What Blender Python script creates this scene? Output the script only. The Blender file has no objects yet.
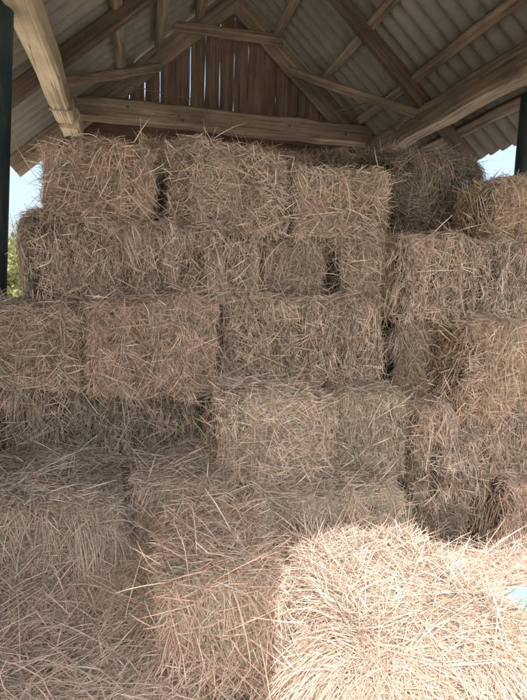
import bpy, bmesh, math, random
import numpy as np

C = bpy.context.scene.collection
SC = bpy.context.scene
R = math.radians

# ------------------------------------------------------------------ materials
def new_mat(name):
    m = bpy.data.materials.new(name); m.use_nodes = True
    nt = m.node_tree; nt.nodes.clear()
    out = nt.nodes.new('ShaderNodeOutputMaterial')
    return m, nt, out

def ramp(nt, fac, stops):
    r = nt.nodes.new('ShaderNodeValToRGB')
    el = r.color_ramp.elements
    while len(el) < len(stops): el.new(.5)
    for e, (p, c) in zip(el, stops):
        e.position = p; e.color = (*c, 1)
    nt.links.new(fac, r.inputs['Fac'])
    return r.outputs['Color']

def noise(nt, scale, detail=5, vec=None, rough=.6, mapping=(1, 1, 1)):
    tc = nt.nodes.new('ShaderNodeTexCoord')
    mp = nt.nodes.new('ShaderNodeMapping'); mp.inputs['Scale'].default_value = mapping
    nt.links.new(vec or tc.outputs['Object'], mp.inputs['Vector'])
    n = nt.nodes.new('ShaderNodeTexNoise')
    n.inputs['Scale'].default_value = scale; n.inputs['Detail'].default_value = detail
    n.inputs['Roughness'].default_value = rough
    nt.links.new(mp.outputs[0], n.inputs['Vector'])
    return n.outputs['Fac']

def mix(nt, a, b, fac, mode='MIX'):
    n = nt.nodes.new('ShaderNodeMix'); n.data_type = 'RGBA'; n.blend_type = mode
    for s, v in ((n.inputs['Factor'], fac), (n.inputs['A'], a), (n.inputs['B'], b)):
        if isinstance(v, (int, float)): s.default_value = v
        elif isinstance(v, tuple): s.default_value = (*v, 1)
        else: nt.links.new(v, s)
    return n.outputs['Result']

def principled(nt, out, color, rough=.7, spec=.3, bump=None, bstr=.3, bdist=.01, metallic=0):
    p = nt.nodes.new('ShaderNodeBsdfPrincipled')
    if isinstance(color, tuple): p.inputs['Base Color'].default_value = (*color, 1)
    else: nt.links.new(color, p.inputs['Base Color'])
    p.inputs['Roughness'].default_value = rough
    p.inputs['Specular IOR Level'].default_value = spec
    p.inputs['Metallic'].default_value = metallic
    if bump is not None:
        b = nt.nodes.new('ShaderNodeBump'); b.inputs['Strength'].default_value = bstr
        b.inputs['Distance'].default_value = bdist
        nt.links.new(bump, b.inputs['Height']); nt.links.new(b.outputs[0], p.inputs['Normal'])
    nt.links.new(p.outputs[0], out.inputs['Surface'])
    return p

def hay_material():
    m, nt, out = new_mat('hay')
    a = nt.nodes.new('ShaderNodeAttribute'); a.attribute_name = 'tone'
    n = noise(nt, 60, 3)
    v = ramp(nt, n, [(.3, (.72, .72, .72)), (.7, (1.15, 1.13, 1.1))])
    col = mix(nt, a.outputs['Color'], v, 1.0, 'MULTIPLY')
    p = nt.nodes.new('ShaderNodeBsdfPrincipled')
    nt.links.new(col, p.inputs['Base Color'])
    p.inputs['Roughness'].default_value = .55
    p.inputs['Specular IOR Level'].default_value = .18
    t = nt.nodes.new('ShaderNodeBsdfTranslucent'); nt.links.new(col, t.inputs['Color'])
    x = nt.nodes.new('ShaderNodeMixShader'); x.inputs[0].default_value = .12
    nt.links.new(p.outputs[0], x.inputs[1]); nt.links.new(t.outputs[0], x.inputs[2])
    nt.links.new(x.outputs[0], out.inputs['Surface'])
    return m

def wood_material(name, dark, mid, light, axis, grain=26):
    """weathered timber, the grain stretched along one local axis"""
    m, nt, out = new_mat(name)
    mp = [grain, grain, grain]; mp[axis] = 1.1
    g = noise(nt, 1.6, 8, mapping=tuple(mp), rough=.65)
    c = ramp(nt, g, [(.28, dark), (.5, mid), (.72, light)])
    big = noise(nt, 2.2, 4)
    s = ramp(nt, big, [(.3, (.55, .55, .56)), (.7, (1.15, 1.12, 1.08))])
    col = mix(nt, c, s, 1.0, 'MULTIPLY')
    mp2 = [9, 9, 9]; mp2[axis] = .12
    ck = noise(nt, 2.0, 2, mapping=tuple(mp2))
    crack = ramp(nt, ck, [(.485, (1, 1, 1)), (.497, (.18, .17, .16)), (.503, (.18, .17, .16)), (.515, (1, 1, 1))])
    col = mix(nt, col, crack, .8, 'MULTIPLY')
    principled(nt, out, col, .85, .15, g, .5, .006)
    return m

def roof_material():
    m, nt, out = new_mat('corrugated_cement')
    a = noise(nt, 1.3, 6)
    c = ramp(nt, a, [(.25, (.10, .093, .08)), (.5, (.135, .125, .108)), (.75, (.175, .163, .142))])
    st = noise(nt, 3.0, 5, mapping=(5, 5, .6))
    s = ramp(nt, st, [(.35, (.84, .83, .81)), (.65, (1.06, 1.05, 1.03))])
    col = mix(nt, c, s, 1.0, 'MULTIPLY')
    f = noise(nt, 120, 3)
    principled(nt, out, col, .9, .1, f, .3, .003)
    return m

def simple_noise_mat(name, c0, c1, scale, rough=.7, spec=.3, bs=.3, metallic=0):
    m, nt, out = new_mat(name)
    n = noise(nt, scale, 6)
    principled(nt, out, ramp(nt, n, [(.3, c0), (.7, c1)]), rough, spec, n, bs, .01, metallic)
    return m

HAY = hay_material()
W_PALE = [wood_material('pale_timber_%s' % 'xyz'[k], (.20, .155, .1), (.36, .29, .195), (.48, .40, .28), k, 14) for k in range(3)]
W_MID = [wood_material('brown_timber_%s' % 'xyz'[k], (.06, .047, .035), (.155, .118, .087), (.25, .2, .152), k) for k in range(3)]
W_DARK = [wood_material('dark_timber_%s' % 'xyz'[k], (.03, .021, .015), (.06, .043, .031), (.10, .074, .055), k) for k in range(3)]
W_BOARD = wood_material('weathered_board', (.045, .030, .023), (.108, .071, .053), (.17, .118, .09), 2, 18)
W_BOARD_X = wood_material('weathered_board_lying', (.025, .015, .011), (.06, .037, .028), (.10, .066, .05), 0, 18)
ROOF = roof_material()
def post_material():
    m, nt, out = new_mat('dark_green_paint')
    a = noise(nt, 5, 6)
    c = ramp(nt, a, [(.3, (.004, .013, .016)), (.7, (.009, .026, .03))])
    d = noise(nt, 9, 8, mapping=(3, 3, .5), rough=.75)
    dust = ramp(nt, d, [(.52, (0, 0, 0)), (.72, (.55, .55, .55))])
    col = mix(nt, c, (.10, .085, .065), dust)
    r = noise(nt, 14, 7, rough=.7)
    rust = ramp(nt, r, [(.66, (0, 0, 0)), (.70, (1, 1, 1))])
    col = mix(nt, col, (.07, .028, .014), rust)
    principled(nt, out, col, .55, .4, d, .3, .004)
    return m
POST = post_material()
DIRT = simple_noise_mat('dry_earth', (.46, .39, .31), (.62, .54, .44), 3, .95, .1, .6)
PLASTIC = simple_noise_mat('pale_blue_film', (.15, .30, .35), (.26, .43, .48), 14, .35, .5, .2)
WIRE = simple_noise_mat('rusty_wire', (.03, .025, .02), (.08, .055, .04), 20, .6, .4, .2)

def leaf_material():
    m, nt, out = new_mat('leaf')
    a = nt.nodes.new('ShaderNodeAttribute'); a.attribute_name = 'tone'
    p = nt.nodes.new('ShaderNodeBsdfPrincipled')
    nt.links.new(a.outputs['Color'], p.inputs['Base Color']); p.inputs['Roughness'].default_value = .5
    t = nt.nodes.new('ShaderNodeBsdfTranslucent'); nt.links.new(a.outputs['Color'], t.inputs['Color'])
    x = nt.nodes.new('ShaderNodeMixShader'); x.inputs[0].default_value = .35
    nt.links.new(p.outputs[0], x.inputs[1]); nt.links.new(t.outputs[0], x.inputs[2])
    nt.links.new(x.outputs[0], out.inputs['Surface'])
    return m
LEAF = leaf_material()

# ------------------------------------------------------------------ object helpers
def empty(name, loc=(0, 0, 0), rot=(0, 0, 0), label=None, cat=None, group=None):
    o = bpy.data.objects.new(name, None); C.objects.link(o)
    o.location = loc; o.rotation_euler = rot; o.empty_display_size = .2
    tag(o, label, cat, group)
    return o

def tag(o, label=None, cat=None, group=None, kind=None):
    if label: o['label'] = label
    if cat: o['category'] = cat
    if group: o['group'] = group
    if kind: o['kind'] = kind
    return o

def link_mesh(name, me, mat, parent=None, loc=(0, 0, 0), rot=(0, 0, 0)):
    o = bpy.data.objects.new(name, me); C.objects.link(o)
    if mat and not me.materials: me.materials.append(mat)
    o.parent = parent; o.location = loc; o.rotation_euler = rot
    return o

def np_mesh(name, verts, quads, tone=None, smooth=False):
    me = bpy.data.meshes.new(name)
    nv, nf = len(verts), len(quads)
    me.vertices.add(nv); me.vertices.foreach_set('co', np.ascontiguousarray(verts, np.float32).ravel())
    me.loops.add(nf * 4); me.loops.foreach_set('vertex_index', np.ascontiguousarray(quads, np.int32).ravel())
    me.polygons.add(nf); me.polygons.foreach_set('loop_start', np.arange(0, nf * 4, 4, dtype=np.int32))
    me.polygons.foreach_set('use_smooth', np.full(nf, smooth, dtype=bool))
    me.update(calc_edges=True)
    if tone is not None:
        at = me.attributes.new('tone', 'FLOAT_COLOR', 'POINT')
        c = np.ones((nv, 4), np.float32); c[:, :3] = tone
        at.data.foreach_set('color', c.ravel())
    return me

# ------------------------------------------------------------------ hay
PAL = {
    'tan':    ((.78, .625, .515), (.58, .45, .36)),
    'grey':   ((.65, .555, .46), (.46, .385, .315)),
    'pink':   ((.78, .565, .46), (.60, .41, .325)),
    'orange': ((.76, .57, .41), (.60, .43, .29)),
    'green':  ((.47, .47, .35), (.32, .335, .235)),
    'dark':   ((.37, .30, .24), (.20, .16, .125)),
    'pale':   ((.86, .78, .67), (.74, .65, .54)),
}
PK = list(PAL)
MIXES = {
    'tan':    (.46, .14, .18, .06, .05, .05, .06),
    'grey':   (.24, .42, .08, .02, .10, .11, .03),
    'pink':   (.24, .08, .50, .06, .04, .05, .03),
    'orange': (.24, .08, .14, .43, .03, .05, .03),
    'green':  (.30, .22, .06, .04, .26, .09, .03),
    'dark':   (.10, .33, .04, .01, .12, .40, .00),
    'sun':    (.32, .04, .40, .05, .02, .02, .15),  # for sunlit hay: paler, pinker, with the sun's brightness put into the colour
}

def unit(v):
    return v / (np.linalg.norm(v, axis=-1, keepdims=True) + 1e-9)

class Noise3:
    """cheap smooth noise: sum of random plane waves"""
    def __init__(s, rng, freq, n=7):
        d = unit(rng.normal(size=(n, 3))) * freq * rng.uniform(.5, 1.6, (n, 1))
        s.d, s.p, s.n = d, rng.uniform(0, 6.28, n), n
    def __call__(s, q):
        return np.sin(q @ s.d.T + s.p).sum(-1) / math.sqrt(s.n)

def pick_tone(rng, n, mixname, keep=None):
    """colour per straw; keep = indices into PK chosen beforehand (clumps)"""
    idx = rng.choice(len(PK), n, p=np.array(MIXES[mixname]) / sum(MIXES[mixname])) if keep is None else keep
    a = np.array([PAL[k][0] for k in PK])[idx]; b = np.array([PAL[k][1] for k in PK])[idx]
    t = rng.uniform(0, 1, (n, 1))
    return (a * t + b * (1 - t)) * rng.uniform(.7, 1.15, (n, 1))

def ribbons(rng, P, width, tone, vfold=False):
    """P (N,K,3) centre lines -> quads. Flat tapering ribbons, or V-folded ones for near straw."""
    N, K, _ = P.shape
    T = unit(np.gradient(P, axis=1))
    rv = unit(rng.normal(size=(N, 1, 3)))
    S = unit(np.cross(T, rv))
    prof = np.ones(K); prof[0] = .75; prof[-1] = .35
    wv = width[:, None, None] * prof[None, :, None] * .5
    if vfold:
        U = unit(np.cross(T, S))
        rows = np.stack([P - S * wv, P + U * wv * .55, P + S * wv], 2)      # N,K,3,3
        M = 3
    else:
        rows = np.stack([P - S * wv, P + S * wv], 2); M = 2
    V = rows.reshape(-1, 3)
    base = (np.arange(N)[:, None, None] * K + np.arange(K - 1)[None, :, None]) * M + np.arange(M - 1)[None, None, :]
    Q = np.stack([base, base + 1, base + 1 + M, base + M], -1).reshape(-1, 4)
    col = np.repeat(tone, K * M, 0).reshape(N, K, M, 3)
    tip_tone = np.linspace(1, .86, K)[None, :, None, None]  # straw colour darkens slightly towards the tip
    return V, Q, (col * tip_tone).reshape(-1, 3)

DENS = 2.8
class Surf:
    """rounded, lumpy box that straw clings to (local frame: z from 0 to h)"""
    def __init__(s, rng, w, d, h, r=.06, lump=.02, flake=0.0, flake_w=.095):
        s.half = np.array([w, d, h]) / 2; s.r = r; s.inner = np.maximum(s.half - r, .01)
        s.c = np.array([0, 0, h / 2]); s.lump = lump; s.flake = flake
        s.n1 = Noise3(rng, 9); s.n2 = Noise3(rng, 28)
        s.edges = np.sort(np.concatenate([np.arange(-w / 2, w / 2, flake_w) + rng.uniform(-.025, .025, len(np.arange(-w / 2, w / 2, flake_w))), [w]]))
        s.off = rng.uniform(-1, 1, len(s.edges) + 1)
    def flake_id(s, x):
        return np.searchsorted(s.edges, x)
    def disp(s, q):
        o = s.lump * (.8 * s.n1(q) + .2 * s.n2(q))
        if s.flake:
            x = q[..., 0] + .012 * s.n1(q * 1.7)
            i = s.flake_id(x)
            lo = s.edges[np.clip(i - 1, 0, len(s.edges) - 1)]; hi = s.edges[np.clip(i, 0, len(s.edges) - 1)]
            t = np.clip((x - lo) / np.maximum(hi - lo, .01), 0, 1)
            o = o + s.flake * (s.off[i] * .6 + np.sqrt(np.clip(np.sin(np.pi * t), 0, 1)) - .8)
        return o
    def project(s, p, lift=0.0):
        l = p - s.c
        q = np.clip(l, -s.inner, s.inner)
        v = l - q
        dist = np.linalg.norm(v, axis=-1)
        ins = dist < 1e-5
        if ins.any():
            gap = s.inner - np.abs(l); ax = gap[ins].argmin(-1)
            vi = np.zeros((ins.sum(), 3)); li = l[ins]
            sg = np.sign(li[np.arange(len(ax)), ax]); sg[sg == 0] = 1
            vi[np.arange(len(ax)), ax] = sg; v[ins] = vi
            qi = q[ins]; qi[np.arange(len(ax)), ax] = sg * s.inner[ax]; q[ins] = qi
            dist = np.where(ins, -gap.min(-1), dist)
        n = unit(v)
        tgt = s.r + s.disp(q + n * s.r) + lift
        return q + n * tgt[..., None] + s.c, n, dist - tgt

def grow(rng, surf, P0, D, L, K, hug, grav, lift_end, curl=.05):
    N = len(P0)
    p, n, _ = surf.project(P0, rng.uniform(-.008, .012, N))
    t = unit(D); out = [p]
    step = (L / (K - 1))[:, None]
    bend = rng.normal(size=(N, 3)) * curl
    kink = (rng.uniform(size=N) < .22)[:, None] * rng.normal(size=(N, 3)) * .7
    kk = K // 2
    for k in range(1, K):
        t = unit(t + bend / (K - 1) + (kink if k == kk else 0))
        t[:, 2] -= grav * step[:, 0] * 4
        t = unit(t)
        p2 = p + t * step
        lift = lift_end * (k / (K - 1)) ** 1.3
        pr, n2, sd = surf.project(p2, lift)
        w = np.where(sd < 0, 1.0, hug)[:, None]
        p2 = p2 * (1 - w) + pr * w
        t = unit(unit(p2 - p) * .4 + t * .6)
        out.append(p2); p = p2
    return np.stack(out, 1)

FACES = {'front': (1, -1), 'top': (2, 1), 'left': (0, -1), 'right': (0, 1), 'back': (1, 1), 'bottom': (2, -1)}

def face_dirs(rng, face, style, n):
    """typical lie of the straw on a face"""
    ax, sg = FACES[face]
    d = rng.normal(size=(n, 3))
    if face == 'top':
        d = d * np.array([1.2, .9, .15])
    elif style == 'cut':
        d = d * np.array([.27, .22, 1.0])
    elif style == 'fold':
        d = d * np.array([.28, .2, 1.0]); d[:, 2] = -np.abs(d[:, 2])
    elif style == 'end':
        if ax == 0: d = d * np.array([.3, 1.2, .45])
        else: d = d * np.array([1.2, .3, .5])
    else:
        d = d * np.array([1, .4, .9])
    return unit(d)

def make_bale_mesh(name, seed, w, d, h, style='cut', tone='tan', n=6500, r=.05, lump=.013, flake=.042, gain=1.0, tufts=4,
                   faces=(.5, .3, .1, .1), wid=(.0013, .0036), vfold=False, messy=1.0, K=4, topmix=None, longs=1.0):
    rng = np.random.default_rng(seed); n = int(n * DENS)
    cut = style == 'cut'
    if style == 'fold': longs *= .8
    if cut: messy *= .75; longs *= .45
    s = Surf(rng, w, d, h, r, lump, flake)
    V, Q, T = [], [], []
    nv = 0
    def push(v, q, t):
        nonlocal nv
        V.append(v); Q.append(q + nv); T.append(t); nv += len(v)
    # dense body, near black: shadow between the straws put into its colour
    res = .03
    for face in FACES:
        ax, sg = FACES[face]
        o = [a for a in range(3) if a != ax]
        na = max(2, int(2 * s.half[o[0]] / res)); nb = max(2, int(2 * s.half[o[1]] / res))
        A, B = np.meshgrid(np.linspace(-1, 1, na + 1), np.linspace(-1, 1, nb + 1), indexing='ij')
        p = np.zeros((na + 1, nb + 1, 3)); p[..., o[0]] = A * s.half[o[0]]; p[..., o[1]] = B * s.half[o[1]]; p[..., ax] = sg * s.half[ax]
        p = p.reshape(-1, 3) + s.c
        p, nn, _ = s.project(p, -.014)
        i = np.arange(na)[:, None] * (nb + 1) + np.arange(nb)[None, :]
        q = np.stack([i, i + (nb + 1), i + nb + 2, i + 1], -1).reshape(-1, 4)
        flip = (sg > 0) != (ax == 1)
        if not flip: q = q[:, ::-1]
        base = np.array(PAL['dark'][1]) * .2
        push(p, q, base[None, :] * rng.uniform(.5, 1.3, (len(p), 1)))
    fl_tone = rng.choice(len(PK), len(s.off), p=np.array(MIXES[tone]) / sum(MIXES[tone]))
    fl_style = rng.uniform(0, 1, len(s.off)); fl_gain = rng.uniform(.6, 1.2, len(s.off))
    for face, frac in zip(('front', 'top', 'left', 'right', 'back'), list(faces) + [.02]):
        nf = int(n * frac)
        if nf < 10: continue
        ax, sg = FACES[face]
        mx = topmix if (face == 'top' and topmix) else tone
        def rnd(k, over=1.0):
            p = rng.uniform(-1, 1, (k, 3)) * (s.half - .012) * over; p[:, ax] = sg * s.half[ax]
            return p + s.c
        outv = np.zeros(3); outv[ax] = sg
        def keep_in(P, D, L, slack=.006):
            # stems end inside their own face, so that the block keeps its edges
            D = unit(D); E = P + D * L[:, None]
            o = [a for a in range(3) if a != ax]
            lim = s.half[o] + slack
            E[:, o] = np.clip(E[:, o] - s.c[o], -lim, lim) + s.c[o]
            P[:, o] = np.clip(P[:, o] - s.c[o], -s.half[o], s.half[o]) + s.c[o]
            d = E - P; l = np.maximum(np.linalg.norm(d, axis=1), .012)
            return unit(d + D * 1e-4), np.minimum(l, L)
        # 1 short dense mat, tones lowered to stand for shadow between the stems
        k = int(nf * (.55 if cut and ax == 1 else .40))
        P0 = rnd(k)
        if cut and flake and ax == 1:                           # grooves between the flakes stay half empty
            dx = np.abs(P0[:, :1] - s.edges[None, :]).min(1)
            P0 = P0[(dx > .016) | (rng.uniform(size=k) < .25)]; k = len(P0)
        oq = messy * (.5 if ax == 0 else 1.0)
        D = face_dirs(rng, face, style, k) + outv * np.abs(rng.normal(size=(k, 1))) * .25 * oq
        L = rng.uniform(.02, .075, k) if cut and ax == 1 else rng.uniform(.03, .11, k)
        L = np.where(rng.uniform(size=k) < .3, L * .4, L); D, L = keep_in(P0, D, L)
        ci = None
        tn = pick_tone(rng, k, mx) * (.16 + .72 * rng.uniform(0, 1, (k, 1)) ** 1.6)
        if flake and ax == 1:
            f = s.flake_id(P0[:, 0]); use = rng.uniform(size=k) < .5
            ci = np.where(use, fl_tone[f], rng.choice(len(PK), k, p=np.array(MIXES[mx]) / sum(MIXES[mx])))
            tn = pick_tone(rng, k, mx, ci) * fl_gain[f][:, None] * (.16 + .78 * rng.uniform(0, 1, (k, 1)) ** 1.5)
        pts = grow(rng, s, P0, D, L, 3, .25, .1, np.full(k, .003) + rng.exponential(.005, k) * messy)
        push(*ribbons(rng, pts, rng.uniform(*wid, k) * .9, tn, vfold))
        # 2 clumps combed the same way
        m = int(nf * .43); nc = max(3, m // 16)
        cP = rnd(nc); cD = face_dirs(rng, face, style, nc)
        if flake and ax == 1:
            f = s.flake_id(cP[:, 0]); fold = fl_style[f] > .55
            cD[fold] = face_dirs(rng, face, 'fold', fold.sum())
        cT = rng.choice(len(PK), nc, p=np.array(MIXES[mx]) / sum(MIXES[mx]))
        cL = rng.uniform(.06, .17, nc) * (1.35 if vfold else 1) * (1.0 if style != 'cut' or ax != 1 else .55)
        gi = rng.integers(0, nc, m)
        P0 = cP[gi] + rng.normal(size=(m, 3)) * np.array([.035, .035, .035]) * (1 - np.abs(outv))
        D = cD[gi] + rng.normal(size=(m, 3)) * .16 + outv * np.abs(rng.normal(size=(m, 1))) * .12 * messy
        P0 = P0 - D * cL[gi][:, None] * .4
        L = cL[gi] * rng.uniform(.5, 1.2, m); D, L = keep_in(P0, D, L)
        tn = pick_tone(rng, m, mx, cT[gi]) * rng.uniform(.4, 1.2, nc)[gi][:, None]
        loose = rng.uniform(size=m) < .2
        tn[loose] = pick_tone(rng, int(loose.sum()), mx)
        pts = grow(rng, s, P0, D, L, K, .35, .10, rng.exponential(.009, m) * messy + .003)
        push(*ribbons(rng, pts, rng.uniform(*wid, m), tn, vfold))
        # 3 long stray straws lying over, some standing off
        k = int(nf * .078 * longs)
        P0 = rnd(k); D = face_dirs(rng, face, 'any', k) + outv * np.abs(rng.normal(size=(k, 1))) * .30 * oq
        L = rng.uniform(.05, .15, k) * np.where(rng.uniform(size=k) < .12, 1.9, 1) * (1.3 if vfold else 1)
        D2, L2 = keep_in(P0, D.copy(), L); fr_ = rng.uniform(size=k) < .17
        D = np.where(fr_[:, None], D, D2); L = np.where(fr_, L, L2)
        hug = np.where(rng.uniform(size=k) < .6, .75, .1)
        pts = grow(rng, s, P0, D, L, K, 0.12, .06, rng.exponential(.016, k) * messy + .006)
        tn = pick_tone(rng, k, mx) * rng.uniform(1.05, 1.5, (k, 1))
        push(*ribbons(rng, pts, rng.uniform(*wid, k) * .95, tn, vfold))
        # 4 fringe over the top front edge and round the rim
        if face == 'top':
            k = int(nf * .11)
            P0 = rng.uniform(-1, 1, (k, 3)) * s.half + s.c
            side = rng.uniform(size=k)
            P0[:, 2] = h; D = rng.normal(size=(k, 3)) * np.array([.55, .4, .25])
            fr = side < .62; P0[fr, 1] = -s.half[1] * rng.uniform(.82, 1.0, fr.sum()); D[fr, 1] -= 1
            le = (side >= .62) & (side < .8); P0[le, 0] = -s.half[0] * rng.uniform(.8, 1, le.sum()); D[le, 0] -= 1
            ri = side >= .8; P0[ri, 0] = s.half[0] * rng.uniform(.8, 1, ri.sum()); D[ri, 0] += 1
            L = rng.uniform(.03, .13, k) * min(messy, 1.2)
            pts = grow(rng, s, P0, D, L, K, np.where(rng.uniform(size=k) < .12, .1, .62), .35, rng.exponential(.012, k) * messy)
            push(*ribbons(rng, pts, rng.uniform(*wid, k), pick_tone(rng, k, mx), vfold))
        if face == 'top':
            # 5 handfuls of long hay folded over the front edge and combed down the face
            for _ in range(tufts):
                k = int(rng.integers(45, 110)); x0 = rng.uniform(-.9, .9) * s.half[0]
                P0 = np.zeros((k, 3)); P0[:, 0] = x0 + rng.normal(size=k) * rng.uniform(.02, .05)
                P0[:, 1] = -s.half[1] + rng.uniform(.0, .09, k); P0[:, 2] = h
                dx = rng.normal() * .3
                D = np.stack([dx + rng.normal(size=k) * .16, np.full(k, -1.0), rng.normal(size=k) * .1], -1)
                L = rng.uniform(.12, .30) * (1.35 if vfold else 1) * rng.uniform(.5, 1.15, k)
                pts = grow(rng, s, P0, D, L, 7, np.where(rng.uniform(size=k) < .15, .3, .85), .9, rng.exponential(.010, k) + .004)
                ti = rng.choice(len(PK), p=np.array(MIXES[mx]) / sum(MIXES[mx]))
                tn = pick_tone(rng, k, mx, np.where(rng.uniform(size=k) < .75, ti, rng.integers(0, 3, k))) * rng.uniform(.75, 1.15)
                push(*ribbons(rng, pts, rng.uniform(*wid, k) * 1.05, tn, vfold))
        if face == 'front':
            k = int(nf * .04)                                   # wisps hanging from the lower edge
            P0 = rnd(k); P0[:, 2] = rng.uniform(.0, .2, k) * h
            D = rng.normal(size=(k, 3)) * np.array([.6, .3, .4]) + np.array([0, -.25, -.7])
            pts = grow(rng, s, P0, D, rng.uniform(.04, .12, k) * messy, K, .2, .5, rng.exponential(.012, k))
            push(*ribbons(rng, pts, rng.uniform(*wid, k), pick_tone(rng, k, mx), vfold))
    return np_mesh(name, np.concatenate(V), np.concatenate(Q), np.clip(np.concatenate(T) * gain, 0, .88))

# X0, X1, Y front, depth, Z0, Z1, style, tone, options, label
G_TOP = 'hay bales in the topmost row'
G = 'hay bales stacked in the barn'
BALES = [
 # top row
 (-.45, .085, 2.55, .95, 1.79, 2.14, 'end', 'pink', dict(faces=(.42, .26, .24, .08)), (0, 0, 1.5),
  'end-on bale at left end of the top row, long straws poking out over the sky'),
 (.10, .725, 2.57, .95, 1.79, 2.19, 'end', 'tan', dict(r=.065, lump=.026), (0, 1, -1.5),
  'second bale from the left in the top row, dark gap on its left side'),
 (.73, 1.26, 2.58, .95, 1.79, 2.13, 'end', 'tan', dict(faces=(.46, .26, .08, .2)), (0, 0, 0),
  'third bale from the left in the top row, square end below right end of beam'),
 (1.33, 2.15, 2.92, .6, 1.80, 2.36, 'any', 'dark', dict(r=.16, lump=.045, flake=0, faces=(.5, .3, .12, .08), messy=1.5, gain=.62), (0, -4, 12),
  'dark shaggy rounded hay bale on top at the right, directly under the roof wall plate'),
 (1.80, 2.62, 2.46, .46, 1.79, 2.15, 'any', 'orange', dict(r=.12, lump=.035, flake=0, messy=1.3), (0, 2, -5),
  'top bale at the far right edge, hiding the foot of the right post'),
 # fifth layer
 (-.48, .56, 2.49, .5, 1.455, 1.80, 'cut', 'tan', dict(n=8500, faces=(.56, .24, .14, .06)), (0, -.5, .5),
  'long flaked bale second row from the top, its left end against the sky'),
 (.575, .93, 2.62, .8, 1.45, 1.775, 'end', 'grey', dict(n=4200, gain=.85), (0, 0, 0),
  'small recessed bale end in the second row, on the left of a dark narrow gap'),
 (.965, 1.27, 2.58, .8, 1.45, 1.785, 'any', 'tan', dict(n=4200, r=.065, messy=1.2), (0, -2, 4),
  'slumped narrow hay bale just right of the dark narrow gap in the second row'),
 (1.20, 2.36, 2.42, .5, 1.39, 1.80, 'cut', 'tan', dict(n=9500, faces=(.58, .28, .1, .04), topmix='tan', gain=1.06), (0, 1, 2),
  'wide pale hay bale at the right, carrying the dark shaggy rounded bale'),
 # fourth layer
 (-.78, -.235, 2.40, .5, 1.06, 1.43, 'any', 'tan', dict(n=6500, r=.065), (0, 2, 3),
  'bale at the left end of the third row from the top, near the green post'),
 (-.23, .365, 2.34, .55, 1.06, 1.455, 'fold', 'pink', dict(n=7000, tufts=9, faces=(.6, .26, .07, .07)), (0, -1, -1),
  'bale with pinkish and green strands folded down its front, third row from the top'),
 (.375, 1.235, 2.48, .5, 1.07, 1.495, 'cut', 'tan', dict(n=8000, faces=(.62, .24, .04, .1)), (0, -.5, 0),
  'long bale with upright flakes mid stack, right of the pinkish folded bale'),
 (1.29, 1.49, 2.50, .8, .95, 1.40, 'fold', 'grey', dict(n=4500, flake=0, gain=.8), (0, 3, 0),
  'shadowed grey bale end set back between middle flaked bale and orange bale'),
 (1.49, 2.22, 2.27, .5, .93, 1.385, 'end', 'orange', dict(n=7000, r=.065, lump=.026, faces=(.52, .22, .22, .04)), (0, 2, 3),
  'orange tinted hay bale at the right edge, under the wide pale bale'),
 # third layer
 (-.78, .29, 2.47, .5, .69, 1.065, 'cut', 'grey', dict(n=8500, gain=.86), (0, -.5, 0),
  'dim recessed long hay bale at the left, under the pinkish folded bale'),
 (.295, .885, 2.17, .9, .69, 1.065, 'end', 'tan', dict(n=8500, r=.085, faces=(.52, .32, .08, .08), gain=1.12), (0, 0, 1),
  'pale square-ended bale jutting forward in the middle of the stack'),
 (.90, 1.275, 2.30, .8, .62, 1.04, 'fold', 'green', dict(n=5500, flake=.014), (0, -2, 0),
  'greenish bale end right beside the pale square-ended bale that juts forward'),
 (1.265, 2.22, 2.26, .5, .52, .955, 'cut', 'tan', dict(n=9000, r=.075, lump=.026, messy=1.25), (0, 2, 1),
  'long shaggy bale at the right with wisps hanging over a dark hollow'),
 # second layer
 (-.68, -.05, 1.90, .8, .33, .75, 'fold', 'grey', dict(n=10500, faces=(.5, .42, .02, .06), r=.14, lump=.036, flake=.014, vfold=True, tufts=13), (1, 1, 2),
  'large grey-brown bale at lower left with long straw combed across its top'),
 (-.045, .42, 2.07, .7, .33, .735, 'end', 'grey', dict(n=7500, faces=(.5, .38, .06, .06), r=.065, vfold=True, tufts=13), (0, 0, -2),
  'grey bale between the large lower left bale and the greenish low bale'),
 (.42, 1.15, 2.0, .65, .33, .69, 'fold', 'green', dict(n=7500, faces=(.45, .42, .07, .06), r=.065, vfold=True, tufts=13), (1, 0, 2),
  'greenish low bale under the pale jutting bale, behind the sunlit hay'),
 (1.15, 1.68, 2.30, .6, .14, .54, 'any', 'dark', dict(n=4500, r=.065, gain=.8), (0, 0, 0),  # dark mix and lowered gain put the hollow's shadow into the colour
  'dark bale deep in the hollow under the long shaggy right bale'),
 (1.67, 2.25, 2.12, .6, .18, .62, 'fold', 'pink', dict(n=5500, r=.065), (0, 2, 4),
  'pinkish bale at the lower right edge, beside the dark hollow'),
 # foreground
 (.055, .49, 1.47, .56, .29, .665, 'fold', 'pink', dict(n=11000, faces=(.55, .31, .05, .09), r=.10, lump=.034, flake=.012, vfold=True, tufts=13, K=5, longs=1.4), (1, 0, -3),
  'shaded foreground bale, long straw hanging down its front, at the edge of the sunlight'),
 (-.80, .045, 1.22, .6, 0, .385, 'end', 'tan', dict(n=9500, faces=(.3, .66, .0, .04), r=.09, lump=.03, flake=0, vfold=True, tufts=13, K=5, messy=1.4, longs=2), (0, 1, 4),
  'lowest foreground bale at the bottom left corner, loose straw lying across it'),
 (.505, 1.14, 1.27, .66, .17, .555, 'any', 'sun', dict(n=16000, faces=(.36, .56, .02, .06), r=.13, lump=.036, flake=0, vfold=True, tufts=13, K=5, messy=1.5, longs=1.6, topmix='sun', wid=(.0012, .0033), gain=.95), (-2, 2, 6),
  'brightly sunlit foreground bale bursting open with loose straw on top'),
]
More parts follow.
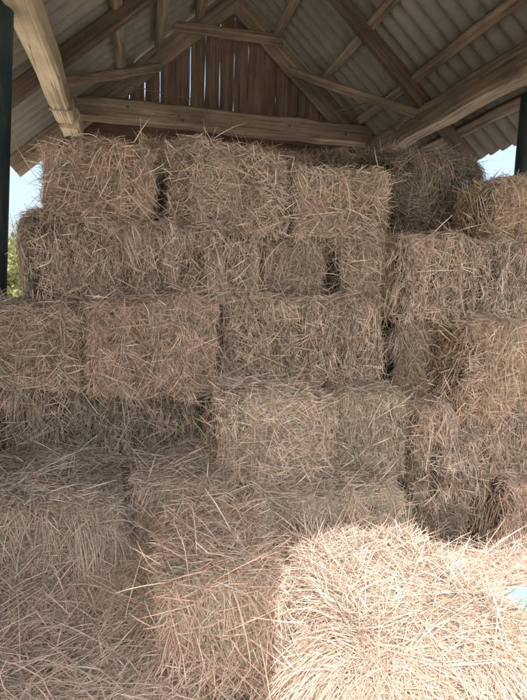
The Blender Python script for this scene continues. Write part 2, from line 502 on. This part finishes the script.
for i, (x0, x1, yf, dp, z0, z1, style, tone, opt, rot, label) in enumerate(BALES):
    w, h = x1 - x0 - .026, z1 - z0
    o = dict(n=6500); o.update(opt)
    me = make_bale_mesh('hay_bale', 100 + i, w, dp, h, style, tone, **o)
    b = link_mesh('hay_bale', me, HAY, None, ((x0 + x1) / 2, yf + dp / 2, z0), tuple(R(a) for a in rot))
    tag(b, label, 'hay bale', G_TOP if i < 5 else G)

# row behind, carrying the bales whose tops peep out under the tie beam
me = make_bale_mesh('hay_bale', 400, .98, .9, .355, 'cut', 'grey', n=2200, faces=(.3, .3, .2, .2))
for cx, top in ((.04, 6), (1.04, 6), (2.04, 5)):
    for k in range(top):
        b = link_mesh('hay_bale', me, HAY, None, (cx, 4.0, k * .357))
        tag(b, 'hay bale of the back row, behind the front face of the stack', 'hay bale', 'hay bales of the back row behind the stack')
PEEP = [(-.02, .62, 'hay bale peeping out under the left part of the tie beam, behind the top row', 'tan'),
        (.63, 1.25, 'hay bale peeping out under the middle of the tie beam, behind the top row', 'pink'),
        (1.26, 1.7, 'dark hay bale peeping out where the tie beam meets the right wall plate', 'dark')]
for i, (x0, x1, lab, tone) in enumerate(PEEP):
    me2 = make_bale_mesh('hay_bale', 430 + i, x1 - x0, .8, .33 + .02 * i, 'end', tone, n=4200, r=.065, messy=1.5, faces=(.5, .44, .03, .03))
    b = link_mesh('hay_bale', me2, HAY, None, ((x0 + x1) / 2, 4.06, 2.145), (0, 0, R(2 - i)))
    tag(b, lab, 'hay bale', 'hay bales peeping out under the tie beam')
# bales lying under the lower front ones
UNDER = [(-.68, .02, 1.93, .7), (.03, .56, 1.47, 1.0), (.57, 1.3, 1.98, .42), (1.68, 2.28, 2.1, .6)]
for i, (x0, x1, yf, dp) in enumerate(UNDER):
    me2 = make_bale_mesh('hay_bale', 460 + i, x1 - x0, dp, .32 if i < 2 else (.33, .18)[i - 2], 'any', 'grey', n=2500)
    b = link_mesh('hay_bale', me2, HAY, None, ((x0 + x1) / 2, yf + dp / 2, 0))
    tag(b, 'bottom layer hay bale buried under the lower bales and loose hay', 'hay bale', 'buried bales of the bottom layer')
me2 = make_bale_mesh('hay_bale', 470, .62, .66, .17, 'any', 'tan', n=1500, r=.04)
tag(link_mesh('hay_bale', me2, HAY, None, (.84, 1.6, 0)), 'bottom layer hay bale buried under the lower bales and loose hay', 'hay bale', 'buried bales of the bottom layer')

# ------------------------------------------------------------------ loose hay
class Heap:
    def __init__(s, rng, fn): s.fn = fn; s.n1 = Noise3(rng, 8); s.n2 = Noise3(rng, 25)
    def z(s, x, y):
        q = np.stack([x, y, np.zeros_like(x)], -1)
        return s.fn(x, y) + .028 * s.n1(q) + .010 * s.n2(q)
    def project(s, p, lift=0.0):
        e = .01
        z = s.z(p[..., 0], p[..., 1])
        gx = (s.z(p[..., 0] + e, p[..., 1]) - z) / e; gy = (s.z(p[..., 0], p[..., 1] + e) - z) / e
        n = unit(np.stack([-gx, -gy, np.ones_like(z)], -1))
        q = p.copy(); q[..., 2] = z
        return q + n * (np.zeros_like(z) + lift)[..., None], n, (p[..., 2] - z) * n[..., 2] - lift

def sst(a, b, x):
    t = np.clip((x - a) / (b - a), 0, 1); return t * t * (3 - 2 * t)

def heap_fn(x, y):
    side = sst(.22, .62, x) * (1 - sst(1.9, 2.7, x))
    body = sst(.45, 1.25, y) * (1 - sst(1.75, 2.35, y))
    hgt = .49 - .12 * sst(1.25, 1.9, x) - .12 * (1 - sst(.9, 1.35, y))
    return np.maximum(hgt, .02) * side * body - .02

def make_loose(name, seed, fn, xr, yr, n, tone, wid, ground=False, big=1.0):
    rng = np.random.default_rng(seed)
    s = Heap(rng, fn)
    V, Q, T = [], [], []; nv = 0
    def push(v, q, t):
        nonlocal nv
        V.append(v); Q.append(q + nv); T.append(t); nv += len(v)
    if not ground:
        gx = np.linspace(*xr, 70); gy = np.linspace(*yr, 70)
        A, B = np.meshgrid(gx, gy, indexing='ij')
        Z = s.z(A.ravel(), B.ravel()) - .02
        p = np.stack([A.ravel(), B.ravel(), Z], -1)
        i = np.arange(69)[:, None] * 70 + np.arange(69)[None, :]
        q = np.stack([i, i + 70, i + 71, i + 1], -1).reshape(-1, 4)
        push(p, q, np.array(PAL['orange'][1])[None, :] * rng.uniform(.4, 1.0, (len(p), 1)))
    def start(k):
        P = np.zeros((k, 3)); P[:, 0] = rng.uniform(*xr, k); P[:, 1] = rng.uniform(*yr, k)
        keep = s.fn(P[:, 0], P[:, 1]) > (.015 if not ground else -9)
        return P[keep]
    nc = n // 22
    cP = start(nc); nc = len(cP)
    cD = rng.normal(size=(nc, 3)) * np.array([.8, .5, .12]); cD[:, 1] -= .35
    near = cP[:, 1] < 1.25
    cD[near] = rng.normal(size=(near.sum(), 3)) * np.array([.35, .35, .1]) + np.array([0, -1, 0])
    cT = rng.choice(len(PK), nc, p=np.array(MIXES[tone]) / sum(MIXES[tone]))
    cL = rng.uniform(.12, .32, nc) * big
    m = int(n * .7); gi = rng.integers(0, nc, m)
    P0 = cP[gi] + rng.normal(size=(m, 3)) * np.array([.045, .045, 0])
    D = cD[gi] + rng.normal(size=(m, 3)) * np.array([.25, .25, .1])
    tn = pick_tone(rng, m, tone, np.where(rng.uniform(size=m) < .7, cT[gi], rng.choice(len(PK), m, p=np.array(MIXES[tone]) / sum(MIXES[tone]))))
    pts = grow(rng, s, P0, D, cL[gi] * rng.uniform(.5, 1.2, m), 5, .22, .08, rng.exponential(.02, m) + .004)
    push(*ribbons(rng, pts, rng.uniform(*wid, m), tn, not ground))
    P0 = start(int(n * .45)); k = len(P0)
    D = rng.normal(size=(k, 3)) * np.array([1, .9, .28]); D[:, 2] = np.abs(D[:, 2])
    pts = grow(rng, s, P0, D, rng.uniform(.06, .3, k) * big, 5, .15, .12, rng.exponential(.02, k) + .004)
    push(*ribbons(rng, pts, rng.uniform(*wid, k), pick_tone(rng, k, tone), not ground))
    return np_mesh(name, np.concatenate(V), np.concatenate(Q), np.concatenate(T))

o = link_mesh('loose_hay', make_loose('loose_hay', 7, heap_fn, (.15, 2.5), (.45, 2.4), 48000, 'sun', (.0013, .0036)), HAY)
tag(o, 'loose sunlit hay heaped in the right foreground', 'loose hay', kind='stuff')
def left_fn(x, y):
    side = sst(-.95, -.75, x) * (1 - sst(.06, .2, x))
    return side * (sst(.7, 1.2, y) * .385 + sst(1.55, 1.98, y) * .13) * (1 - sst(2.0, 2.15, y)) - .02
o = link_mesh('loose_hay', make_loose('loose_hay', 17, left_fn, (-1.0, .2), (.7, 2.2), 20000, 'tan', (.0012, .0035)), HAY)
tag(o, 'loose shaded hay spread over the bottom left of the pile', 'loose hay', kind='stuff')
o = link_mesh('straw_litter', make_loose('straw_litter', 8, lambda x, y: np.zeros_like(x) + .012, (-1.3, 3.0), (-.3, 4.8), 9000, 'tan', (.0025, .005), True), HAY)
tag(o, 'straw litter strewn over the barn floor', 'straw', kind='stuff')

# blue scrap of film half buried in the loose hay
def scrap():
    rng = np.random.default_rng(5); n1 = Noise3(rng, 22); n2 = Noise3(rng, 60)
    a, b = np.meshgrid(np.linspace(-.07, .07, 18), np.linspace(-.035, .035, 12), indexing='ij')
    x = a.ravel(); y = b.ravel() * (1 + .35 * np.sin(x * 40 + 1))
    q = np.stack([x, y, 0 * x], -1)
    z = .012 * n1(q) + .005 * n2(q)
    v = np.stack([x, y, z], -1)
    i = np.arange(17)[:, None] * 12 + np.arange(11)[None, :]
    f = np.stack([i, i + 12, i + 13, i + 1], -1).reshape(-1, 4)
    return np_mesh('plastic_scrap', v, f, None, True)
o = link_mesh('plastic_scrap', scrap(), PLASTIC, None, (1.215, 1.395, .535), (R(24), R(-8), R(-20)))
tag(o, 'torn scrap of pale blue plastic lying in the sunlit hay at the right edge', 'plastic scrap')

# ------------------------------------------------------------------ barn
barn = empty('hay_barn', (.81, 2.3, 0), label='open timber hay barn with a corrugated roof, boarded gable and dark green posts', cat='barn')
BO = np.array(barn.location)
XR, ZR, KS = .81, 4.2, .87            # ridge position, ridge height, slope
YB, YF = 5.0, -.4                      # back and front gable
def roof_z(x): return ZR - KS * abs(x - XR)

def beam(name, a, b, w, h, mat, parent, wob=.006, seed=0, up=(0, 0, 1), n=8):
    """slightly crooked timber from a to b, section w x h, chamfered edges; grain along local x"""
    rng = random.Random(seed)
    a, b = np.array(a, float), np.array(b, float)
    L = np.linalg.norm(b - a); t = (b - a) / L
    u = np.array(up, float); s = np.cross(u, t); s /= np.linalg.norm(s); u = np.cross(t, s)
    bm = bmesh.new(); rings = []
    c = min(w, h) * .13
    pro = [(-w/2+c, -h/2), (w/2-c, -h/2), (w/2, -h/2+c), (w/2, h/2-c), (w/2-c, h/2), (-w/2+c, h/2), (-w/2, h/2-c), (-w/2, -h/2+c)]
    for k in range(n + 1):
        dx, dz, g = rng.uniform(-wob, wob), rng.uniform(-wob, wob), 1 + rng.uniform(-.03, .03)
        rings.append([bm.verts.new((L * k / n, y * g + dx, z * g + dz)) for y, z in pro])
    for k in range(n):
        for j in range(8):
            bm.faces.new((rings[k][j], rings[k][(j+1) % 8], rings[k+1][(j+1) % 8], rings[k+1][j]))
    bm.faces.new(rings[0][::-1]); bm.faces.new(rings[-1])
    bmesh.ops.recalc_face_normals(bm, faces=bm.faces)
    me = bpy.data.meshes.new(name); bm.to_mesh(me); bm.free()
    from mathutils import Matrix
    M = Matrix(((t[0], s[0], u[0]), (t[1], s[1], u[1]), (t[2], s[2], u[2])))
    par = np.array(parent.matrix_world.translation) if parent is not barn else BO
    return link_mesh(name, me, mat, parent, tuple(a - BO), M.to_euler())

# corrugated sheets: two rows on each slope, lapped at mid slope
def sheet(side, y0, y1, s0, s1, off):
    th = math.atan(KS); ny = int((y1 - y0) / .0115); rng = random.Random(int(y0 * 100) + side)
    tilt = rng.uniform(-.006, .006)
    A = np.linspace(y0, y1, ny + 1); B = np.linspace(s0, s1, 5)
    v = []
    for yy in A:
        cz = .026 * (1 - 2 * abs(math.sin(math.pi * yy / .135)) ** .85)
        for sv in B:
            nz = cz + off + tilt * (sv - s0)
            x = XR + side * (sv * math.cos(th) + nz * math.sin(th)); z = ZR - sv * math.sin(th) + nz * math.cos(th)
            v.append((x, yy, z))
    v = np.array(v) - BO
    i = np.arange(ny)[:, None] * 5 + np.arange(4)[None, :]
    q = np.stack([i, i + 5, i + 6, i + 1], -1).reshape(-1, 4)
    return np_mesh('roof_sheet', v, q, None, True)
SL = 1.84 / math.cos(math.atan(KS))
ys = np.linspace(YF - .1, YB + .1, 6)
for side in (-1, 1):
    for j in range(5):
        link_mesh('roof_sheet', sheet(side, ys[j] - .03, ys[j+1] + .03, -.03, SL * .50, .062 + .009 * (j % 2)), ROOF, barn)
        link_mesh('roof_sheet', sheet(side, ys[j] - .03, ys[j+1] + .03, SL * .46, SL + (.13 if side < 0 else -.02), .028 + .009 * (j % 2)), ROOF, barn)

def ridge_cap():
    v = []; N = 12
    for i in range(N + 1):
        y = YF - .14 + (YB - YF + .28) * i / N
        for j, a in enumerate((-1, -.45, 0, .45, 1)):
            dz = .008 * math.sin(i * 2.1 + j)
            v.append((XR + a * .2, y, ZR + .135 - KS * abs(a) * .2 + dz))
    i = np.arange(N)[:, None] * 5 + np.arange(4)[None, :]
    return np_mesh('ridge_cap', np.array(v) - BO, np.stack([i, i + 1, i + 6, i + 5], -1).reshape(-1, 4), None, False)
link_mesh('ridge_cap', ridge_cap(), ROOF, barn)

th = math.atan(KS)
def slope_pt(side, x_off, y, drop):
    return (XR + side * (x_off - drop * math.sin(th)), y, ZR - KS * x_off - drop * math.cos(th))
sd = 0
for y, wd, hh, mt in ((YB - .02, .05, .17, W_MID), (3.8, .07, .105, W_DARK), (2.4, .07, .105, W_DARK), (1.0, .07, .105, W_DARK), (YF + .03, .05, .15, W_MID)):
    for side in (-1, 1):
        sd += 1
        up = (side * math.sin(th), 0, math.cos(th))
        beam('rafter', slope_pt(side, 0.03, y + side * .002, .075), slope_pt(side, 1.80 if side > 0 else 1.9, y + side * .002, .075), wd, hh, mt[0], barn, .005, sd, up)
for side, offs in ((-1, (.32, .66, .98, 1.45)), (1, (.40, .83, 1.2, 1.6))):
    for k, xo in enumerate(offs):
        sd += 1
        up = (side * math.sin(th), 0, math.cos(th))
        for (ya, yb) in ((YF + .1, 2.36), (2.44, YB - .1)):
            a, b = slope_pt(side, xo, ya, .020), slope_pt(side, xo, yb, .020)
            beam('purlin', a, b, .075, .06, W_MID[0], barn, .004, sd * 3 + int(ya > 1), up)
# tie beams, wall plates
beam('tie_beam', (-.60, YB - .14, 3.01), (2.24, YB - .14, 3.02), .14, .18, W_MID[0], barn, .008, 41, n=14)
beam('tie_beam', (-.62, YF + .12, 3.17), (2.26, YF + .12, 3.17), .14, .16, W_MID[0], barn, .008, 42, n=14)
beam('wall_plate', (-.51, YF + .22, 2.84), (-.55, 4.45, 2.84), .135, .165, W_PALE[0], barn, .006, 43, n=16)
beam('wall_plate', (2.15, YF + .22, 2.87), (2.15, YB - .22, 2.87), .165, .185, W_MID[0], barn, .010, 44, n=20)
beam('corbel_block', (-.53, 4.46, 2.80), (-.53, 4.78, 2.80), .15, .16, W_PALE[0], barn, .004, 45, n=2)
# batten across the gable, sloping wind braces under the sheets
beam('gable_batten', (.28, YB - .085, 3.79), (1.26, YB - .085, 3.79), .03, .09, W_MID[0], barn, .003, 46)
for side, xa, xb in ((-1, .75, 1.46), (1, .62, 1.36)):
    a = slope_pt(side, xa, YB - .1, .16); b = slope_pt(side, xb, 3.86, .14)
    beam('wind_brace', a, b, .04, .07, W_MID[0], barn, .004, 47 + side)

# gable boards
def board(x0, x1, z0, y, kind='gable_board', ztop=None, seed=0):
    rng = random.Random(seed)
    bm = bmesh.new(); n = 7; th_ = .022
    rows = []
    for k in range(n + 1):
        t = k / n; row = []
        for x in (x0, x1):
            zt = (roof_z(x) - .03) if ztop is None else ztop
            z = z0 + (zt - z0) * t; jx = rng.uniform(-.0025, .0025)
            row.append(((x + jx, y, z), (x + jx, y + th_, z)))
        rows.append([bm.verts.new(np.array(p) - BO) for p in (row[0][0], row[1][0], row[1][1], row[0][1])])
    for k in range(n):
        for j in range(4):
            bm.faces.new((rows[k][j], rows[k][(j+1) % 4], rows[k+1][(j+1) % 4], rows[k+1][j]))
    bm.faces.new(rows[0][::-1]); bm.faces.new(rows[-1])
    bmesh.ops.recalc_face_normals(bm, faces=bm.faces)
    me = bpy.data.meshes.new(kind); bm.to_mesh(me); bm.free()
    return link_mesh(kind, me, W_BOARD, barn)
x = -.62; k = 0
while x < 2.25:
    g = random.Random(k + 900).uniform(.0025, .0055)
    board(x, x + .133 - g, 2.965, YB + .03 + .003 * (k % 2), seed=k)
    x += .133; k += 1
for k in range(6):                     # close boarding below the tie beam
    beam('wall_board', (-.62, YB + .085, 2.20 + .152 * k), (2.25, YB + .085, 2.20 + .152 * k), .024, .153, W_BOARD_X, barn, .0008, 700 + k, n=4)
x = -.4; k = 0
while x < 2.0:  # unseen front gable boards, put up to block the high sun
    zt = roof_z(min(max(x + .07, XR - 9), 9)) - .06
    if roof_z(x) - .05 > 3.26 and roof_z(x + .145) - .05 > 3.26:
        board(x, x + .145, 3.252, YF, seed=k + 50)
    x += .15; k += 1
x = -1.0; k = 0
while x < -.30:                        # unseen upper boarding, added to block the sun left of the opening
    board(x, min(x + .148, -.35), 1.72, YF + .003 * (k % 2), 'wall_board', min(roof_z(x), roof_z(min(x + .148, -.35))) - .06, seed=k + 80)
    x += .15; k += 1

def sun_block_board(y0, y1, x, z1, seed):
    rng = random.Random(seed); bm = bmesh.new(); rows = []
    for k in range(6):
        z = .75 + (z1 - .75) * k / 5; j = rng.uniform(-.002, .002)
        rows.append([bm.verts.new(np.array(p) - BO) for p in ((x, y0 + j, z), (x, y1 + j, z), (x - .022, y1 + j, z), (x - .022, y0 + j, z))])
    for k in range(5):
        for j in range(4): bm.faces.new((rows[k][j], rows[k][(j+1) % 4], rows[k+1][(j+1) % 4], rows[k+1][j]))
    bm.faces.new(rows[0][::-1]); bm.faces.new(rows[-1])
    bmesh.ops.recalc_face_normals(bm, faces=bm.faces)
    me = bpy.data.meshes.new('wall_board'); bm.to_mesh(me); bm.free()
    link_mesh('wall_board', me, W_PALE[2], barn)
y = YF + .03; k = 0
while y < 2.45:                         # unseen left boarding, added to keep the sun off the left bales
    sun_block_board(y, y + .147, -.95 + .003 * (k % 2), 2.42 + .02 * (k % 3), k + 300)
    y += .15; k += 1

# posts: steel tubes
def tube(name, pts, rad, mat, parent, seg=16, caps=True):
    bm = bmesh.new(); rings = []
    for i, p in enumerate(pts):
        p = np.array(p, float)
        a = np.array(pts[max(0, i-1)], float); b = np.array(pts[min(len(pts)-1, i+1)], float)
        t = (b - a) / np.linalg.norm(b - a)
        r0 = np.cross(t, (0, 1, .123)); r0 /= np.linalg.norm(r0); r1 = np.cross(t, r0)
        rings.append([bm.verts.new(p - BO + rad * (math.cos(q) * r0 + math.sin(q) * r1)) for q in [2 * math.pi * j / seg for j in range(seg)]])
    for i in range(len(rings) - 1):
        for j in range(seg):
            f = bm.faces.new((rings[i][j], rings[i][(j+1) % seg], rings[i+1][(j+1) % seg], rings[i+1][j])); f.smooth = True
    if caps: bm.faces.new(rings[0][::-1]); bm.faces.new(rings[-1])
    bmesh.ops.recalc_face_normals(bm, faces=bm.faces)
    me = bpy.data.meshes.new(name); bm.to_mesh(me); bm.free()
    return link_mesh(name, me, mat, parent)
tube('post', [(-.70, 2.78, 0), (-.69, 2.78, 1.48), (-.63, 2.78, 2.92)], .072, POST, barn)
tube('post', [(2.375, 2.98, 0), (2.375, 2.98, 1.6), (2.38, 2.98, 2.3), (2.385, 2.98, 2.79)], .07, POST, barn)
tube('post', [(-.53, 4.72, 0), (-.53, 4.72, 2.72)], .06, POST, barn)
tube('post', [(2.15, 4.72, 0), (2.15, 4.72, 2.76)], .06, POST, barn)
tube('post', [(-.53, -.2, 0), (-.53, -.2, 2.74)], .06, POST, barn)
tube('post', [(2.15, -.2, 0), (2.15, -.2, 2.77)], .06, POST, barn)
# nails and bolt heads in the timbers, an iron strap round the left wall plate
def bolt(p, nrm, rad=.011):
    bm = bmesh.new(); nrm = np.array(nrm, float); s = unit(np.cross(nrm, (.2, .3, .9))); u = np.cross(nrm, s); rr = []
    for hgt, q in ((0, 1), (.005, 1), (.008, .6)):
        rr.append([bm.verts.new(np.array(p) - BO + nrm * hgt + rad * q * (math.cos(a) * s + math.sin(a) * u)) for a in np.arange(6) * math.pi / 3])
    for i in range(2):
        for j in range(6): bm.faces.new((rr[i][j], rr[i][(j+1) % 6], rr[i+1][(j+1) % 6], rr[i+1][j]))
    bm.faces.new(rr[-1]); bmesh.ops.recalc_face_normals(bm, faces=bm.faces)
    me = bpy.data.meshes.new('bolt'); bm.to_mesh(me); bm.free()
    link_mesh('bolt', me, WIRE, barn)
for bx, bz in ((-.10, 3.03), (.33, 3.0), (.52, 3.05), (1.32, 3.02), (1.86, 3.0)):
    bolt((bx, YB - .14 - .074, bz), (0, -1, 0), .013)
for by, bz in ((3.05, 2.88), (3.42, 2.91), (3.80, 2.86), (4.2, 2.89)):
    bolt((2.15 - .092, by, bz), (-1, 0, 0), .011)
def strap(y0, y1):
    bm = bmesh.new(); x0, x1, z0, z1 = -.625, -.47, 2.75, 2.93
    a = [bm.verts.new(np.array(p) - BO) for p in ((x0, y0, z1), (x0, y0, z0), (x1, y0, z0), (x1, y0, z1))]
    b = [bm.verts.new(np.array(p) - BO) for p in ((x0, y1, z1), (x0, y1, z0), (x1, y1, z0), (x1, y1, z1))]
    for i in range(3): bm.faces.new((a[i], a[i+1], b[i+1], b[i]))
    me = bpy.data.meshes.new('iron_strap'); bm.to_mesh(me); bm.free()
    link_mesh('iron_strap', me, WIRE, barn)
strap(4.12, 4.16)
# slack wires
tube('wire', [(-.30, 4.75, 3.22), (.1, 4.72, 3.16), (.45, 4.75, 3.14)], .004, WIRE, barn, 6)
tube('wire', [(1.62, 4.72, 3.13), (1.95, 4.5, 3.20), (2.25, 4.3, 3.22), (2.42, 4.1, 3.2)], .005, WIRE, barn, 6)

# ------------------------------------------------------------------ surroundings
def ground():
    bm = bmesh.new()
    bmesh.ops.create_grid(bm, x_segments=40, y_segments=40, size=600)
    me = bpy.data.meshes.new('ground'); bm.to_mesh(me); bm.free()
    m, nt, out = new_mat('dry_grass_ground')
    n = noise(nt, .35, 8); n2 = noise(nt, 9, 6)
    c = ramp(nt, n, [(.35, (.66, .60, .51)), (.66, (.58, .53, .43)), (.82, (.34, .35, .2))])
    c2 = ramp(nt, n2, [(.3, (.7, .7, .7)), (.7, (1.15, 1.15, 1.1))])
    principled(nt, out, mix(nt, c, c2, 1.0, 'MULTIPLY'), .95, .1, n2, .5, .02)
    return link_mesh('ground', me, m)
tag(ground(), kind='structure')
def floor():
    bm = bmesh.new(); bmesh.ops.create_grid(bm, x_segments=4, y_segments=4, size=.5)
    for v in bm.verts: v.co.x = .81 + v.co.x * 3.6; v.co.y = 2.3 + v.co.y * 5.8; v.co.z = .005
    me = bpy.data.meshes.new('barn_floor'); bm.to_mesh(me); bm.free()
    return tag(link_mesh('barn_floor', me, DIRT), kind='structure')
floor()

def tree(loc, h, rad, seed, c0, c1, label, group, trunk_h=.35, n=9000, leaf=.11):
    rng = np.random.default_rng(seed)
    t = empty('tree', loc, (0, 0, 0), label, 'tree', group)
    V = []; Q = []; nv = 0
    nl = 26
    cen = rng.normal(size=(nl, 3)) * np.array([rad * .5, rad * .5, h * .17]) + np.array([0, 0, h * .62])
    cr = rng.uniform(.22, .45, nl) * rad
    # trunk and limbs
    bm = bmesh.new()
    def limb(a, b, r0, r1):
        a, b = np.array(a), np.array(b); d = unit(b - a); s = unit(np.cross(d, (.3, .9, .2))); u = np.cross(d, s); rr = []
        for p, r in ((a, r0), ((a + b) / 2 + rng.normal(size=3) * r0, (r0 + r1) / 2), (b, r1)):
            rr.append([bm.verts.new(p + r * (math.cos(q) * s + math.sin(q) * u)) for q in np.arange(7) * 2 * math.pi / 7])
        for i in range(2):
            for j in range(7): bm.faces.new((rr[i][j], rr[i][(j+1) % 7], rr[i+1][(j+1) % 7], rr[i+1][j]))
    limb((0, 0, -.05), (0, 0, h * .55), h * .022, h * .013)
    for c in cen[:12]: limb((0, 0, h * rng.uniform(.25, .5)), c, h * .011, h * .003)
    me = bpy.data.meshes.new('trunk'); bm.to_mesh(me); bm.free()
    link_mesh('trunk', me, W_MID[2], t)
    gi = rng.integers(0, nl, n)
    p = cen[gi] + unit(rng.normal(size=(n, 3))) * (cr[gi] * rng.uniform(.35, 1.0, n) ** .6)[:, None] * np.array([1, 1, .8])
    p[:, 2] = np.maximum(p[:, 2], .15)
    a = unit(rng.normal(size=(n, 3))); b = unit(np.cross(a, rng.normal(size=(n, 3))))
    sz = (leaf * rng.uniform(.6, 1.3, n))[:, None]
    v = np.stack([p - a * sz, p - b * sz * .5, p + a * sz, p + b * sz * .5], 1).reshape(-1, 3)
    q = np.arange(n * 4).reshape(-1, 4)
    tt = rng.uniform(0, 1, (n, 1)); tone = (np.array(c0) * tt + np.array(c1) * (1 - tt)) * rng.uniform(.7, 1.2, nl)[gi][:, None]
    link_mesh('crown', np_mesh('crown', v, q, np.repeat(tone, 4, 0)), LEAF, t)
    return t
GT = 'trees and bushes beyond the barn'
tree((-4.6, 19, 0), 3.1, 1.7, 1, (.30, .31, .10), (.16, .20, .06), 'yellow-green bush seen between the left post and the hay', GT)
tree((-3.3, 24, 0), 3.3, 1.9, 2, (.12, .15, .05), (.05, .08, .03), 'darker bush half hidden behind the left end of the hay stack', GT)
tree((-9.5, 30, 0), 5.5, 2.6, 3, (.10, .14, .05), (.05, .08, .03), 'distant tree hidden behind the left green post', GT)

# ------------------------------------------------------------------ camera and light
cam = bpy.data.cameras.new('camera'); co = bpy.data.objects.new('camera', cam); C.objects.link(co)
SC.camera = co
cam.sensor_fit = 'VERTICAL'; cam.sensor_height = 24; cam.lens = 24 * 529 / 700
cam.clip_start = .02; cam.clip_end = 3000
from mathutils import Matrix
yaw, pitch, roll = R(13.4), R(6.0), R(1.8)
f = np.array([math.sin(yaw) * math.cos(pitch), math.cos(yaw) * math.cos(pitch), -math.sin(pitch)])
r0 = np.array([math.cos(yaw), -math.sin(yaw), 0]); u0 = np.cross(r0, f)
rr = math.cos(roll) * r0 + math.sin(roll) * u0; uu = -math.sin(roll) * r0 + math.cos(roll) * u0
M = Matrix(((rr[0], uu[0], -f[0]), (rr[1], uu[1], -f[1]), (rr[2], uu[2], -f[2])))
co.rotation_euler = M.to_euler(); co.location = (0, 0, 1.5)

EL, AZ = R(46), R(202.5)
sun = bpy.data.lights.new('sun', 'SUN'); sun.energy = 3.0; sun.angle = R(.55); sun.color = (1, .96, .9)
so = bpy.data.objects.new('sun', sun); C.objects.link(so)
sdir = np.array([math.sin(AZ) * math.cos(EL), math.cos(AZ) * math.cos(EL), math.sin(EL)])
from mathutils import Vector
so.rotation_euler = Vector(sdir).to_track_quat('Z', 'Y').to_euler(); so.location = (-3, -6, 8)

w = bpy.data.worlds.new('World'); SC.world = w; w.use_nodes = True
nt = w.node_tree; sky = nt.nodes.new('ShaderNodeTexSky'); sky.sky_type = 'NISHITA'; sky.sun_disc = False
sky.sun_elevation = EL; sky.sun_rotation = AZ; sky.air_density = 1.0; sky.dust_density = 6.0; sky.ozone_density = 1.0
bg = nt.nodes['Background']; nt.links.new(sky.outputs[0], bg.inputs['Color']); bg.inputs['Strength'].default_value = .15

SC.view_settings.view_transform = 'Standard'; SC.view_settings.look = 'None'; SC.view_settings.exposure = 0; SC.view_settings.gamma = 1.2
cy = SC.cycles
cy.film_exposure = 2.75
cy.max_bounces = 8; cy.diffuse_bounces = 6; cy.use_denoising = True; cy.sample_clamp_indirect = 6
